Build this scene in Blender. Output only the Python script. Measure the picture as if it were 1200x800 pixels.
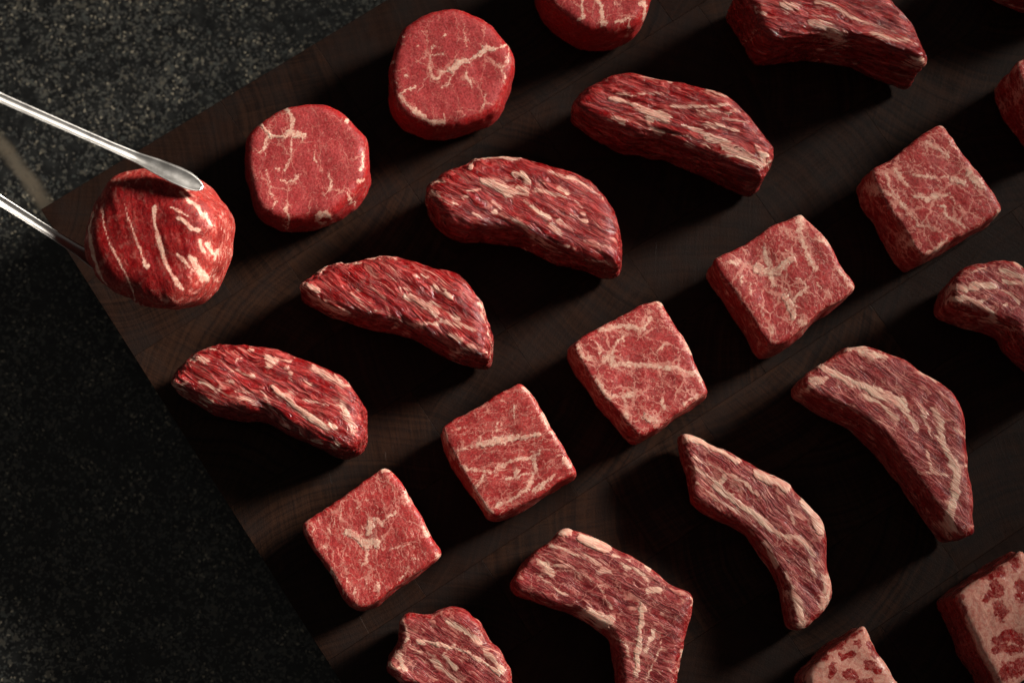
import bpy, bmesh, math, random
import numpy as np
from mathutils import Vector, Matrix

for o in list(bpy.data.objects):
    bpy.data.objects.remove(o, do_unlink=True)
SC = bpy.context.scene
COL = SC.collection
ZB = 0.080                       # board top above the granite (m)

# ------------------------------------------------------------------ camera
FPX = 2310.0                     # focal length in photo pixels (photo 1200 px wide)
CAM_Z = ZB + 0.95
_u = np.array([100.0, 450.0, 2310.0]); _u /= np.linalg.norm(_u)
_x = np.array([1.0, 0, 0]) - _u * _u[0]; _x /= np.linalg.norm(_x)
_y = np.cross(_u, _x)
ROT = np.array([_x, _y, _u])     # camera space -> world space
CAM = np.array([0.0, 0.0, CAM_Z])
cam_d = bpy.data.cameras.new('camera'); cam = bpy.data.objects.new('camera', cam_d); COL.objects.link(cam)
m = Matrix([list(r) for r in ROT]).to_4x4(); m.translation = Vector(CAM); cam.matrix_world = m
cam_d.sensor_width = 36.0; cam_d.lens = 36.0 * FPX / 1200.0
cam_d.clip_start = 0.05; cam_d.clip_end = 20.0
cam_d.dof.use_dof = True; cam_d.dof.focus_distance = 0.925; cam_d.dof.aperture_fstop = 8.0
SC.camera = cam

# ------------------------------------------------------------------ world, lamp, exposure
w = bpy.data.worlds.new('World'); SC.world = w; w.use_nodes = True
bg = w.node_tree.nodes['Background']
bg.inputs[0].default_value = (1.0, 0.93, 0.86, 1); bg.inputs[1].default_value = 0.075
LAZ, LEL, LD = math.radians(29.0), math.radians(31.0), 1.85
ld = bpy.data.lights.new('key_spot', 'SPOT'); key = bpy.data.objects.new('key_spot', ld); COL.objects.link(key)
LT = Vector((0.04, 0.19, ZB + 0.03))
LP = LT + LD * Vector((math.cos(LEL) * math.cos(LAZ), math.cos(LEL) * math.sin(LAZ), math.sin(LEL)))
AIM = LT + Vector((-0.80, -0.37, 0.0))
key.location = LP; key.rotation_euler = (AIM - LP).to_track_quat('-Z', 'Y').to_euler()
ld.energy = 700; ld.color = (1.0, 0.925, 0.84); ld.shadow_soft_size = 0.25
ld.spot_size = math.radians(30.5); ld.spot_blend = 1.0
SC.view_settings.view_transform = 'Standard'; SC.view_settings.look = 'None'
SC.view_settings.exposure = 0.0; SC.view_settings.gamma = 1.0; SC.view_settings.use_curve_mapping = False
SC.render.engine = 'CYCLES'; SC.cycles.use_denoising = True
SC.cycles.max_bounces = 6; SC.cycles.diffuse_bounces = 3; SC.cycles.glossy_bounces = 3

# ------------------------------------------------------------------ helpers
def at(px, py, z):
    """point of the world at height z seen at a pixel of the photograph"""
    d = ROT @ np.array([px - 600.0, 400.0 - py, -FPX])
    t = (z - CAM_Z) / d[2]
    return CAM + d * t

def at_many(P, z):
    P = np.asarray(P, float)
    D = np.stack([P[:, 0] - 600.0, 400.0 - P[:, 1], np.full(len(P), -FPX)], 1) @ ROT.T
    return CAM + D * ((z - CAM_Z) / D[:, 2])[:, None]

def project(p):
    c = ROT.T @ (np.asarray(p, float) - CAM)
    return np.array([600.0 + FPX * c[0] / -c[2], 400.0 - FPX * c[1] / -c[2]])

def tag(o, label=None, cat=None, group=None, kind=None):
    if label: o['label'] = label
    if cat: o['category'] = cat
    if group: o['group'] = group
    if kind: o['kind'] = kind
    return o

def smooth(a, b, x):
    t = np.clip((x - a) / (b - a), 0, 1)
    return t * t * (3 - 2 * t)

def vnoise(p, seed=0):
    i = np.floor(p).astype(np.int64); f = p - i; u = f * f * (3 - 2 * f)
    out = np.zeros(len(p))
    for dx in (0, 1):
        for dy in (0, 1):
            for dz in (0, 1):
                h = ((i[:, 0] + dx) * 374761393 + (i[:, 1] + dy) * 668265263 + (i[:, 2] + dz) * 2147483647 + seed * 1274126177) & 0xFFFFFFFF
                h = ((h ^ (h >> 13)) * 1274126177) & 0xFFFFFFFF
                h = (h ^ (h >> 16)) & 0xFFFF
                wgt = (u[:, 0] if dx else 1 - u[:, 0]) * (u[:, 1] if dy else 1 - u[:, 1]) * (u[:, 2] if dz else 1 - u[:, 2])
                out += wgt * (h / 32767.5 - 1.0)
    return out

def fbm(p, seed=0, octs=3):
    a, s, t = 1.0, 0.0, 0.0
    for k in range(octs):
        s = s + a * vnoise(p * (2.03 ** k), seed + 31 * k); t += a; a *= 0.5
    return s / t

# node helper -------------------------------------------------------
class NT:
    def __init__(self, name):
        self.m = bpy.data.materials.new(name); self.m.use_nodes = True
        self.t = self.m.node_tree; self.t.nodes.clear()
    def n(self, typ, **kw):
        nd = self.t.nodes.new(typ)
        for k, v in kw.items(): setattr(nd, k, v)
        return nd
    def put(self, sock, v):
        if v is None: return
        if hasattr(v, 'is_output') or isinstance(v, bpy.types.NodeSocket): self.t.links.new(v, sock)
        else:
            try: sock.default_value = v
            except Exception: sock.default_value = tuple(v) + (1.0,)
    def math(self, op, a, b=None, c=None, clamp=False):
        nd = self.n('ShaderNodeMath', operation=op, use_clamp=clamp)
        for s, v in zip(nd.inputs, (a, b, c)): self.put(s, v)
        return nd.outputs[0]
    def vmath(self, op, a, b=None):
        nd = self.n('ShaderNodeVectorMath', operation=op)
        self.put(nd.inputs[0], a); self.put(nd.inputs[1], b)
        return nd.outputs[0]
    def noise(self, vec, scale, detail=3, rough=0.55, dist=0.0):
        nd = self.n('ShaderNodeTexNoise')
        self.put(nd.inputs['Vector'], vec); nd.inputs['Scale'].default_value = scale
        nd.inputs['Detail'].default_value = detail; nd.inputs['Roughness'].default_value = rough
        nd.inputs['Distortion'].default_value = dist
        return nd
    def voro(self, vec, scale, feature='F1', rand=1.0):
        nd = self.n('ShaderNodeTexVoronoi', feature=feature)
        self.put(nd.inputs['Vector'], vec); nd.inputs['Scale'].default_value = scale
        nd.inputs['Randomness'].default_value = rand
        return nd
    def rng(self, v, a, b, c=0.0, d=1.0, interp='SMOOTHSTEP'):
        nd = self.n('ShaderNodeMapRange', interpolation_type=interp)
        for s, x in zip(nd.inputs, (v, a, b, c, d)): self.put(s, x)
        return nd.outputs[0]
    def mix(self, f, a, b, blend='MIX'):
        nd = self.n('ShaderNodeMix', data_type='RGBA', blend_type=blend)
        self.put(nd.inputs[0], f); self.put(nd.inputs[6], a); self.put(nd.inputs[7], b)
        return nd.outputs[2]
    def mixv(self, f, a, b):
        nd = self.n('ShaderNodeMix', data_type='FLOAT')
        self.put(nd.inputs[0], f); self.put(nd.inputs[2], a); self.put(nd.inputs[3], b)
        return nd.outputs[0]
    def bsdf(self, **kw):
        b = self.n('ShaderNodeBsdfPrincipled'); o = self.n('ShaderNodeOutputMaterial')
        self.t.links.new(b.outputs[0], o.inputs[0])
        for k, v in kw.items(): self.put(b.inputs[k.replace('_', ' ')], v)
        return b
    def bump(self, h, dist, strength=1.0, normal=None):
        nd = self.n('ShaderNodeBump'); self.put(nd.inputs['Height'], h)
        nd.inputs['Distance'].default_value = dist; nd.inputs['Strength'].default_value = strength
        if normal is not None: self.t.links.new(normal, nd.inputs['Normal'])
        return nd.outputs[0]

def C(r, g, b): return (r, g, b, 1.0)

# ------------------------------------------------------------------ materials
def meat_material(name, cut, side, fat=C(.72, .475, .36), fat2=C(.57, .25, .195), vein_scale=.16, vein_w=.05, vein_amt=.6,
                  fleck=.5, fleck_lo=.54, fleck_aniso=(.35, 1.0, .6), fleck_scale=.55, fibre=.5, fibre_col=C(.62, .22, .18), rough=.42, bump=.5, base_fat=0.0, side_fleck=.9, cut_fleck=1.0, coat=.25, edge=1.0, edge_scale=1.2, edge_amt=1.4, fine=.35, spec=.2, fat_gain=1.0, long_grain=False, fl_u=.10, grain_col=C(1.25, 1.5, 1.45),
                  dark=C(.16, .012, .012)):
    T = NT(name)
    def attr(nm):
        a = T.n('ShaderNodeAttribute'); a.attribute_name = nm; return a
    fa = attr('fat').outputs['Fac']; ca = attr('cut').outputs['Fac']; ha = attr('halo').outputs['Fac']; P = attr('muv').outputs['Vector']
    warp = T.vmath('SUBTRACT', T.noise(P, .35, 3).outputs['Color'], (.5, .5, .5))
    Pw = T.vmath('ADD', P, T.vmath('MULTIPLY', warp, (5, 5, 5)))
    wl = T.vmath('SUBTRACT', T.noise(T.vmath('MULTIPLY', P, (.35, 1.0, .7)), .13, 2).outputs['Color'], (.5, .5, .5))
    Pl = T.vmath('ADD', P, T.vmath('MULTIPLY', wl, (11, 11, 11))) if long_grain else Pw
    Pe = T.vmath('MULTIPLY', Pl, (edge, 1.0, 1.0))
    # muscle colour
    n1 = T.noise(P, .11, 4, .6).outputs[0]
    n2 = T.noise(P, 1.0, 4, .7).outputs[0]
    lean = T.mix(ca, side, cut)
    lean = T.mix(T.rng(n1, .35, .72, 0, .55), lean, dark)
    lean = T.mix(T.rng(n2, .36, .64, 0, 1), T.mix(1.0, lean, C(.62, .45, .45), 'MULTIPLY'), T.mix(1.0, lean, grain_col, 'MULTIPLY'))
    # muscle fibres: long noise along u
    Pf = T.vmath('MULTIPLY', Pl, (fl_u, 1.0, .8))
    fb = T.noise(Pf, .55, 4, .62).outputs[0]
    fb2 = T.noise(T.vmath('MULTIPLY', Pl, (fl_u * 1.2, 1.0, 1.0)), 1.2, 3, .6).outputs[0]
    lean = T.mix(T.math('MULTIPLY', T.rng(fb, .51, .64, 0, 1), fibre), lean, fibre_col)
    lean = T.mix(T.math('MULTIPLY', T.rng(fb, .49, .37, 0, 1), fibre), lean, dark)
    lean = T.mix(T.math('MULTIPLY', T.rng(fb2, .53, .65), T.math('MULTIPLY', fine, .6)), lean, fibre_col)
    lean = T.mix(T.math('MULTIPLY', T.rng(fb2, .47, .36), T.math('MULTIPLY', fine, .7)), lean, dark)
    # marbling: warped cell edges, opened and closed by a slow noise
    e = T.voro(T.vmath('MULTIPLY', Pw, (.62, 1.0, .8)), vein_scale, 'DISTANCE_TO_EDGE').outputs[0]
    dens = T.noise(P, .10, 2).outputs[0]
    vw = T.math('ADD', T.rng(dens, .40, .68, 0.10 * vein_w, vein_w * 1.3), T.math('MULTIPLY', ha, vein_w * 1.3))
    vein = T.rng(T.math('DIVIDE', e, vw), 1.0, .35, 0, 1)
    e2 = T.voro(T.vmath('MULTIPLY', Pw, (.7, 1.0, .9)), vein_scale * 2.7, 'DISTANCE_TO_EDGE').outputs[0]
    vein2 = T.math('MULTIPLY', T.rng(e2, vein_w * 1.5, .01, 0, 1), T.math('ADD', T.rng(T.noise(P, .16, 2).outputs[0], .48, .68), T.math('MULTIPLY', ha, .55)))
    vein = T.math('MULTIPLY', T.math('MAXIMUM', vein, T.math('MULTIPLY', vein2, .75)), vein_amt)
    fl = T.noise(T.vmath('MULTIPLY', Pl, fleck_aniso), fleck_scale, 3, .6).outputs[0]
    fl = T.math('MULTIPLY', T.rng(fl, fleck_lo, fleck_lo + .15), T.rng(T.noise(P, .13, 2).outputs[0], .36, .58))
    fl = T.math('MULTIPLY', fl, fleck)
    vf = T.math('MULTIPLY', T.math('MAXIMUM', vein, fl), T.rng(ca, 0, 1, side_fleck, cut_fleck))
    # traced fat, its edge roughened
    fe = T.math('ADD', T.math('MULTIPLY', fa, fat_gain), T.math('MULTIPLY', T.math('SUBTRACT', T.noise(Pe, edge_scale, 3, .6).outputs[0], .5), edge_amt))
    fe = T.math('MULTIPLY', T.rng(fe, .24, .80), T.rng(fa, .02, .2))
    if base_fat > 0:
        vf = T.math('MULTIPLY', vf, T.math('SUBTRACT', 1.0, fe))
    ft = T.math('MAXIMUM', fe, vf, clamp=True)
    fcol = T.mix(T.rng(T.noise(Pe, .6, 4, .65).outputs[0], .36, .64), fat2, fat)
    fcol = T.mix(T.rng(fe, .25, 1.0, .55, 0), fcol, C(.52, .13, .105))
    col = T.mix(ft, lean, fcol)
    # surface: wet film in places, fine grain
    wet = T.rng(T.noise(P, .25, 3).outputs[0], .42, .62)
    rg = T.mixv(wet, rough + .12, rough - .13)
    grain = T.noise(P, 2.2, 3, .65).outputs[0]
    hgt = T.math('ADD', T.math('MULTIPLY', fb, 1.1 * fibre + .15), T.math('MULTIPLY', fb2, .7 * fibre))
    hgt = T.math('ADD', hgt, T.math('MULTIPLY', grain, .12))
    hgt = T.math('ADD', hgt, T.math('MULTIPLY', ft, .05))
    nrm = T.bump(hgt, .0011 * bump, 1.0)
    T.bsdf(Base_Color=col, Roughness=rg, Normal=nrm, Subsurface_Weight=.30, Subsurface_Radius=(1.0, .26, .18), Subsurface_Scale=.0028,
           IOR=1.40, Specular_IOR_Level=spec, Coat_Weight=coat, Coat_Roughness=.11, Coat_IOR=1.36, Coat_Normal=nrm)
    return T.m

def wood_material():
    T = NT('walnut_end_grain')
    tc = T.n('ShaderNodeTexCoord'); oi = T.n('ShaderNodeObjectInfo'); rnd = oi.outputs['Random']
    P = tc.outputs['Object']
    rot = T.n('ShaderNodeVectorRotate', rotation_type='Z_AXIS'); T.put(rot.inputs['Vector'], P)
    T.put(rot.inputs['Angle'], T.math('MULTIPLY', rnd, 37.0))
    off = T.n('ShaderNodeCombineXYZ'); T.put(off.inputs[0], T.math('MULTIPLY', rnd, 3.1)); T.put(off.inputs[1], T.math('MULTIPLY', rnd, 7.7)); T.put(off.inputs[2], T.math('MULTIPLY', rnd, 11.3))
    Q = T.vmath('ADD', rot.outputs[0], off.outputs[0])
    # growth rings around a pith off to one side of the block
    sep = T.n('ShaderNodeSeparateXYZ'); T.put(sep.inputs[0], rot.outputs[0])
    rx = T.math('ADD', sep.outputs[0], T.math('ADD', .07, T.math('MULTIPLY', rnd, .05)))
    rad = T.math('SQRT', T.math('ADD', T.math('MULTIPLY', rx, rx), T.math('MULTIPLY', sep.outputs[1], sep.outputs[1])))
    rad = T.math('ADD', rad, T.math('MULTIPLY', T.math('SUBTRACT', T.noise(Q, 26, 3).outputs[0], .5), .008))
    ring = T.math('FRACT', T.math('MULTIPLY', rad, 260.0))
    ring = T.rng(ring, 0.0, .95, 0, 1)
    cv = T.n('ShaderNodeCombineXYZ'); T.put(cv.inputs[0], T.math('MULTIPLY', rad, 420)); T.put(cv.inputs[1], T.math('MULTIPLY', rnd, 91))
    band = T.noise(cv.outputs[0], 1.0, 4, .65).outputs[0]
    pores = T.noise(Q, 1500, 2, .5).outputs[0]
    # medullary streaks crossing the rings
    st = T.noise(T.vmath('MULTIPLY', Q, (60, 900, 60)), 1.0, 3, .6).outputs[0]
    big = T.noise(Q, 45, 4, .6).outputs[0]
    a = T.mix(rnd, C(.0058, .0027, .0019), C(.0115, .0050, .0032))
    b = T.mix(T.math('FRACT', T.math('MULTIPLY', rnd, 7.31)), C(.0165, .0072, .0045), C(.033, .0140, .0074))
    f = T.math('ADD', T.math('MULTIPLY', band, 1.15), T.math('MULTIPLY', ring, .05))
    f = T.math('ADD', f, T.math('MULTIPLY', T.math('SUBTRACT', st, .5), .7))
    col = T.mix(T.rng(f, .38, .86), b, a)
    col = T.mix(T.rng(big, .40, .72, 0, .6), col, C(.007, .0045, .0038))
    col = T.mix(T.rng(pores, .60, .72, 0, .6), col, C(.006, .004, .003))
    # knife marks: thin long scratches, lighter where the oil is cut through
    w1 = T.n('ShaderNodeTexCoord').outputs['Object']
    sc = T.noise(T.vmath('MULTIPLY', Q, (30, 1400, 10)), 1.0, 2, .4).outputs[0]
    scr = T.math('MULTIPLY', T.rng(sc, .70, .76), T.rng(T.noise(Q, 30, 2).outputs[0], .55, .65))
    col = T.mix(T.math('MULTIPLY', scr, .35), col, C(.05, .034, .025))
    rg = T.mixv(T.rng(big, .3, .7), .42, .60)
    h = T.math('ADD', T.math('MULTIPLY', pores, -.5), T.math('MULTIPLY', band, .35))
    h = T.math('SUBTRACT', h, T.math('MULTIPLY', scr, .5)); h = T.math('ADD', h, T.math('MULTIPLY', st, .35))
    T.bsdf(Base_Color=col, Roughness=rg, Normal=T.bump(h, .00022, .8), Specular_IOR_Level=.12)
    return T.m

def granite_material(v0, v1):
    T = NT('dark_granite')
    P = T.n('ShaderNodeTexCoord').outputs['Object']
    wv = T.vmath('SUBTRACT', T.noise(P, 400, 3).outputs['Color'], (.5, .5, .5))
    Q = T.vmath('ADD', P, T.vmath('MULTIPLY', wv, (.0024, .0024, .0024)))
    c1 = T.voro(Q, 900).outputs['Color']; c2 = T.voro(Q, 560).outputs['Color']
    r1 = T.n('ShaderNodeSeparateColor'); T.put(r1.inputs[0], c1)
    r2 = T.n('ShaderNodeSeparateColor'); T.put(r2.inputs[0], c2)
    cl = T.noise(P, 38, 4, .6).outputs[0]; cl2 = T.noise(P, 9, 3, .6).outputs[0]
    col = T.mix(T.rng(T.noise(Q, 160, 4, .6).outputs[0], .35, .7), C(.006, .0064, .0064), C(.020, .021, .020))
    thr = T.math('SUBTRACT', .93, T.math('MULTIPLY', T.rng(cl, .35, .7), .20))
    thr = T.math('SUBTRACT', thr, T.math('MULTIPLY', T.rng(cl2, .4, .65), .08))
    grey = T.math('GREATER_THAN', r1.outputs[0], thr)
    col = T.mix(T.math('MULTIPLY', grey, .85), col, T.mix(r1.outputs[1], C(.092, .088, .076), C(.042, .047, .045)))
    tan = T.math('GREATER_THAN', r2.outputs[0], T.math('ADD', thr, .07))
    col = T.mix(T.math('MULTIPLY', tan, .8), col, T.mix(r2.outputs[1], C(.10, .09, .07), C(.058, .064, .059)))
    bright = T.math('GREATER_THAN', r1.outputs[2], .965)
    col = T.mix(T.math('MULTIPLY', bright, T.rng(cl, .4, .6)), col, C(.27, .24, .18))
    # one tan quartz vein through the slab
    v0 = np.array(v0[:2]); v1 = np.array(v1[:2]); d = (v1 - v0) / np.linalg.norm(v1 - v0); nn = np.array([-d[1], d[0]])
    sp = T.n('ShaderNodeSeparateXYZ'); T.put(sp.inputs[0], P)
    dist = T.math('SUBTRACT', T.math('ADD', T.math('MULTIPLY', sp.outputs[0], float(nn[0])), T.math('MULTIPLY', sp.outputs[1], float(nn[1]))), float(v0 @ nn))
    dist = T.math('ABSOLUTE', T.math('ADD', dist, T.math('MULTIPLY', T.math('SUBTRACT', T.noise(P, 60, 4, .6).outputs[0], .5), .009)))
    vm = T.math('MULTIPLY', T.rng(dist, .0062, .0008), T.rng(T.noise(P, 300, 3).outputs[0], .2, .5, .55, 1))
    col = T.mix(vm, col, T.mix(T.noise(P, 130, 3).outputs[0], C(.135, .105, .072), C(.10, .09, .07)))
    T.bsdf(Base_Color=col, Roughness=.34, Specular_IOR_Level=.4, Normal=T.bump(T.noise(P, 420, 3).outputs[0], .00012, .6))
    return T.m

def steel_material():
    T = NT('brushed_steel')
    P = T.n('ShaderNodeTexCoord').outputs['Object']
    s = T.noise(T.vmath('MULTIPLY', P, (1, 1, 1)), 900, 3, .6).outputs[0]
    b = T.noise(P, 120, 3).outputs[0]
    rg = T.math('ADD', T.rng(b, .3, .7, .26, .40), T.math('MULTIPLY', s, .06))
    col = T.mix(T.rng(b, .35, .7), C(.62, .60, .57), C(.48, .47, .45))
    T.bsdf(Base_Color=col, Metallic=1.0, Roughness=rg, Normal=T.bump(s, .00004, .5))
    return T.m

# ------------------------------------------------------------------ granite counter
bm = bmesh.new()
bmesh.ops.create_cube(bm, size=1.0, matrix=Matrix.Translation((0.1, 0.25, -0.015)) @ Matrix.Diagonal((1.7, 1.4, 0.03, 1)))
bmesh.ops.bevel(bm, geom=bm.edges[:], offset=.003, segments=2, affect='EDGES')
me = bpy.data.meshes.new('granite_counter'); bm.to_mesh(me); bm.free()
counter = bpy.data.objects.new('granite_counter', me); COL.objects.link(counter)
me.materials.append(granite_material(at(-6, 160, 0), at(62, 248, 0)))
tag(counter, 'dark speckled granite counter under the wooden board', 'counter', kind='structure')

# ------------------------------------------------------------------ cutting board of end-grain blocks
WOOD = wood_material()
corner = at(46, 243, ZB); pl = at(392, 800, ZB); pt = at(440, 0, ZB)
e2 = (pl - corner)[:2]; e2 /= np.linalg.norm(e2)
e1 = (pt - corner)[:2]; e1 /= np.linalg.norm(e1)
e1 = e1 - e2 * (e1 @ e2) * .5; e1 /= np.linalg.norm(e1)
e2 = e2 - e1 * (e2 @ e1); e2 /= np.linalg.norm(e2)
ang = math.atan2(e1[1], e1[0])
board = bpy.data.objects.new('cutting_board', None); COL.objects.link(board)
board.location = (corner[0], corner[1], 0.0); board.rotation_euler = (0, 0, ang); board.empty_display_size = .05
tag(board, 'thick dark walnut chopping board built of end grain blocks', 'chopping board')
BL, BW, ROW = 0.640, 0.528, 0.044           # local x along e1; local y = -e2
rb = random.Random(5)
_blocks = {}
def block_mesh(L):
    L = round(L, 4)
    if L not in _blocks:
        b = bmesh.new()
        bmesh.ops.create_cube(b, size=1.0, matrix=Matrix.Translation((0, 0, -ZB / 2)) @ Matrix.Diagonal((L - .00006, ROW - .00006, ZB - .004, 1)))
        bmesh.ops.bevel(b, geom=[e for e in b.edges if all(v.co.z > -.01 for v in e.verts)], offset=.00012, segments=1, affect='EDGES')
        mm = bpy.data.meshes.new('block'); b.to_mesh(mm); b.free(); mm.materials.append(WOOD); _blocks[L] = mm
    return _blocks[L]
nrow = int(round(BW / ROW))
sizes = (.056, .072, .088, .104)
for r in range(nrow):
    x = 0.0
    while x < BL - 1e-6:
        L = rb.choice(sizes)
        if x == 0: L = (.104, .056, .088, .072)[r % 4]
        if BL - x - L < .056: L = BL - x if BL - x <= .15 else .072
        o = bpy.data.objects.new('block', block_mesh(L)); COL.objects.link(o); o.parent = board
        o.location = (x + L / 2, -(r + .5) * ROW, ZB - .002 + rb.uniform(-.00006, 0)); x += L
# hidden slab added inside the blocks to stop light in their gaps
b = bmesh.new()
bmesh.ops.create_cube(b, size=1.0, matrix=Matrix.Translation((BL / 2, -BW / 2, .035)) @ Matrix.Diagonal((BL - .004, BW - .004, .064, 1)))
mm = bpy.data.meshes.new('light_stop_core'); b.to_mesh(mm); b.free(); mm.materials.append(WOOD)
o = bpy.data.objects.new('light_stop_core', mm); COL.objects.link(o); o.parent = board

# ------------------------------------------------------------------ pieces of beef
PALE = C(.47, .115, .105)
MAT = {
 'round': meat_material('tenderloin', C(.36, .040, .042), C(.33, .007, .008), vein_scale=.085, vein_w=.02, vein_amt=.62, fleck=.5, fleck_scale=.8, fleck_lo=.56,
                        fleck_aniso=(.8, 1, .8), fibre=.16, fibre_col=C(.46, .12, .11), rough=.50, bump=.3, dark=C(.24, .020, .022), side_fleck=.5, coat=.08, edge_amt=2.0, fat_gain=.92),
 'held': meat_material('tenderloin_shaded', C(.19, .005, .006), C(.33, .034, .027), vein_scale=.07, vein_w=.02, vein_amt=.35, fleck=.9, fleck_lo=.52, fleck_scale=.45,  # shade painted in: darker face turned from the lamp, lighter rim towards it
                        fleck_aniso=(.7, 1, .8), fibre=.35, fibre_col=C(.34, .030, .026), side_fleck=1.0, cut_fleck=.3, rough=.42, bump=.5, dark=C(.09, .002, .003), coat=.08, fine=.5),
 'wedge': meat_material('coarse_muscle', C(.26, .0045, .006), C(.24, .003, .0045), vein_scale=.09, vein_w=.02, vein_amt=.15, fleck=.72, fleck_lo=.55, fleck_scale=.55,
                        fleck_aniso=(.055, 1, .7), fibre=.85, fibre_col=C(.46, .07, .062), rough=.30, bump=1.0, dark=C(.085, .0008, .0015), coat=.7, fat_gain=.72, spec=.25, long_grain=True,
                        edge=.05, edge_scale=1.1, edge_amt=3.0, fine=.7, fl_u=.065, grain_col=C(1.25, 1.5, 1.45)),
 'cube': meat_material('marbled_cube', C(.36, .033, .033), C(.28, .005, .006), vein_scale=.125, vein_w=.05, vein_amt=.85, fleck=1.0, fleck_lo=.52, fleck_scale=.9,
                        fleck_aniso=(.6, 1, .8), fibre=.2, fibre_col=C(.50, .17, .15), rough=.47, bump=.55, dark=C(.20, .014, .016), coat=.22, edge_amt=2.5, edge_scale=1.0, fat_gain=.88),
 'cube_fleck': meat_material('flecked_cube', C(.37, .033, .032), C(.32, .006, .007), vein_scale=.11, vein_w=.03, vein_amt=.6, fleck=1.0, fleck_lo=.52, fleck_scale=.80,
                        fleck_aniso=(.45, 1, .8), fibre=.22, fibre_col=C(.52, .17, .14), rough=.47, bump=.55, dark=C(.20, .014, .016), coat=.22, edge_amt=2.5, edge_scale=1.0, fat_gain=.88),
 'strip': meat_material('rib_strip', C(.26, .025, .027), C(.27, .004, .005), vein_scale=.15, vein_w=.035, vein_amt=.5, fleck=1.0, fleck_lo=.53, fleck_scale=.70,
                        fleck_aniso=(.14, 1, .8), fibre=.6, fibre_col=C(.42, .105, .095), rough=.42, bump=.7, dark=C(.085, .006, .009), coat=.2, fat_gain=.92, long_grain=True,
                        edge=.13, edge_scale=1.1, edge_amt=2.4, fine=.7, fl_u=.08),
 'fatty': meat_material('fatty_cube', C(.24, .005, .006), C(.22, .004, .005), fat=C(.60, .32, .245), fat2=C(.48, .17, .13), edge_amt=1.5, edge_scale=.9, vein_scale=.3, vein_w=.08, vein_amt=.45,
                        fleck=.7, fleck_aniso=(.7, 1, .8), fibre=.2, rough=.30, bump=.5, base_fat=1.0, coat=.4),
}
ROUND_T = {'round': 5.0, 'held': 11.0, 'wedge': 6.0, 'cube': 1.9, 'cube_fleck': 2.1, 'strip': 3.6, 'fatty': 3.0}

def resample(P, step):
    P = np.asarray(P, float); Q = np.vstack([P, P[:1]])
    seg = np.linalg.norm(np.diff(Q, axis=0), axis=1); cum = np.concatenate([[0], np.cumsum(seg)])
    n = max(24, int(cum[-1] / step)); t = np.linspace(0, cum[-1], n, endpoint=False)
    return np.stack([np.interp(t, cum, Q[:, k]) for k in (0, 1)], 1)

def normals2(P):
    T = np.roll(P, -1, 0) - np.roll(P, 1, 0)
    N = np.stack([T[:, 1], -T[:, 0]], 1); N /= np.linalg.norm(N, axis=1)[:, None] + 1e-12
    A = np.sum(P[:, 0] * np.roll(P[:, 1], -1) - P[:, 1] * np.roll(P[:, 0], -1))
    return N if A > 0 else -N

def smooth_poly(P, it):
    for _ in range(it):
        P = P * .5 + .25 * (np.roll(P, 1, 0) + np.roll(P, -1, 0))
    return P

def seg_dist(P, A, B):
    d = B - A; L = max(d @ d, 1e-12)
    t = np.clip(((P - A) @ d) / L, 0, 1)
    return np.linalg.norm(P - A - t[:, None] * d, axis=1)

def poly_sdf(P, S):
    """signed distance to a closed polygon, positive inside"""
    A = S; B = np.roll(S, -1, 0); d = np.full(len(P), 1e9); ins = np.zeros(len(P), bool)
    for a_, b_ in zip(A, B):
        d = np.minimum(d, seg_dist(P, a_, b_))
        if a_[1] != b_[1]:
            c_ = (a_[1] > P[:, 1]) != (b_[1] > P[:, 1])
            ins ^= c_ & (P[:, 0] < (b_[0] - a_[0]) * (P[:, 1] - a_[1]) / (b_[1] - a_[1]) + a_[0])
    return np.where(ins, d, -d)

def top_outline(S, d, g=1.4):
    """outline of the upper face: the part of silhouette S that stays inside S when lowered by d"""
    S = resample(S, 4.5)
    lo = S.min(0) - 4; hi = S.max(0) + 4
    nx, ny = int((hi[0] - lo[0]) / g) + 1, int((hi[1] - lo[1]) / g) + 1
    X, Y = np.meshgrid(lo[0] + g * np.arange(nx), lo[1] + g * np.arange(ny), indexing='ij')
    P = np.column_stack([X.ravel(), Y.ravel()])
    F = np.minimum(poly_sdf(P, S), poly_sdf(P + d, S)).reshape(nx, ny)
    pts, link = {}, {}
    def cross(a, b):
        k = (a, b) if a < b else (b, a)
        if k not in pts:
            fa, fb = F[k[0]], F[k[1]]; t = fa / (fa - fb)
            pa = np.array([X[k[0]], Y[k[0]]]); pb = np.array([X[k[1]], Y[k[1]]])
            pts[k] = pa + (pb - pa) * t
        return k
    I, J = np.nonzero((F[:-1, :-1] > 0).astype(int) + (F[1:, :-1] > 0) + (F[1:, 1:] > 0) + (F[:-1, 1:] > 0) > 0)
    for i, j in zip(I, J):
        c = [(i, j), (i + 1, j), (i + 1, j + 1), (i, j + 1)]
        ks = [cross(c[q], c[(q + 1) % 4]) for q in range(4) if (F[c[q]] > 0) != (F[c[(q + 1) % 4]] > 0)]
        for q in range(0, len(ks) - 1, 2):
            link.setdefault(ks[q], []).append(ks[q + 1]); link.setdefault(ks[q + 1], []).append(ks[q])
    best = []
    seen = set()
    for k0 in list(link):
        if k0 in seen: continue
        loop = [k0]; seen.add(k0)
        while True:
            nx_ = [q for q in link[loop[-1]] if q not in seen]
            if not nx_: break
            loop.append(nx_[0]); seen.add(nx_[0])
        if len(loop) > len(best): best = loop
    return np.array([pts[k] for k in best])

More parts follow.
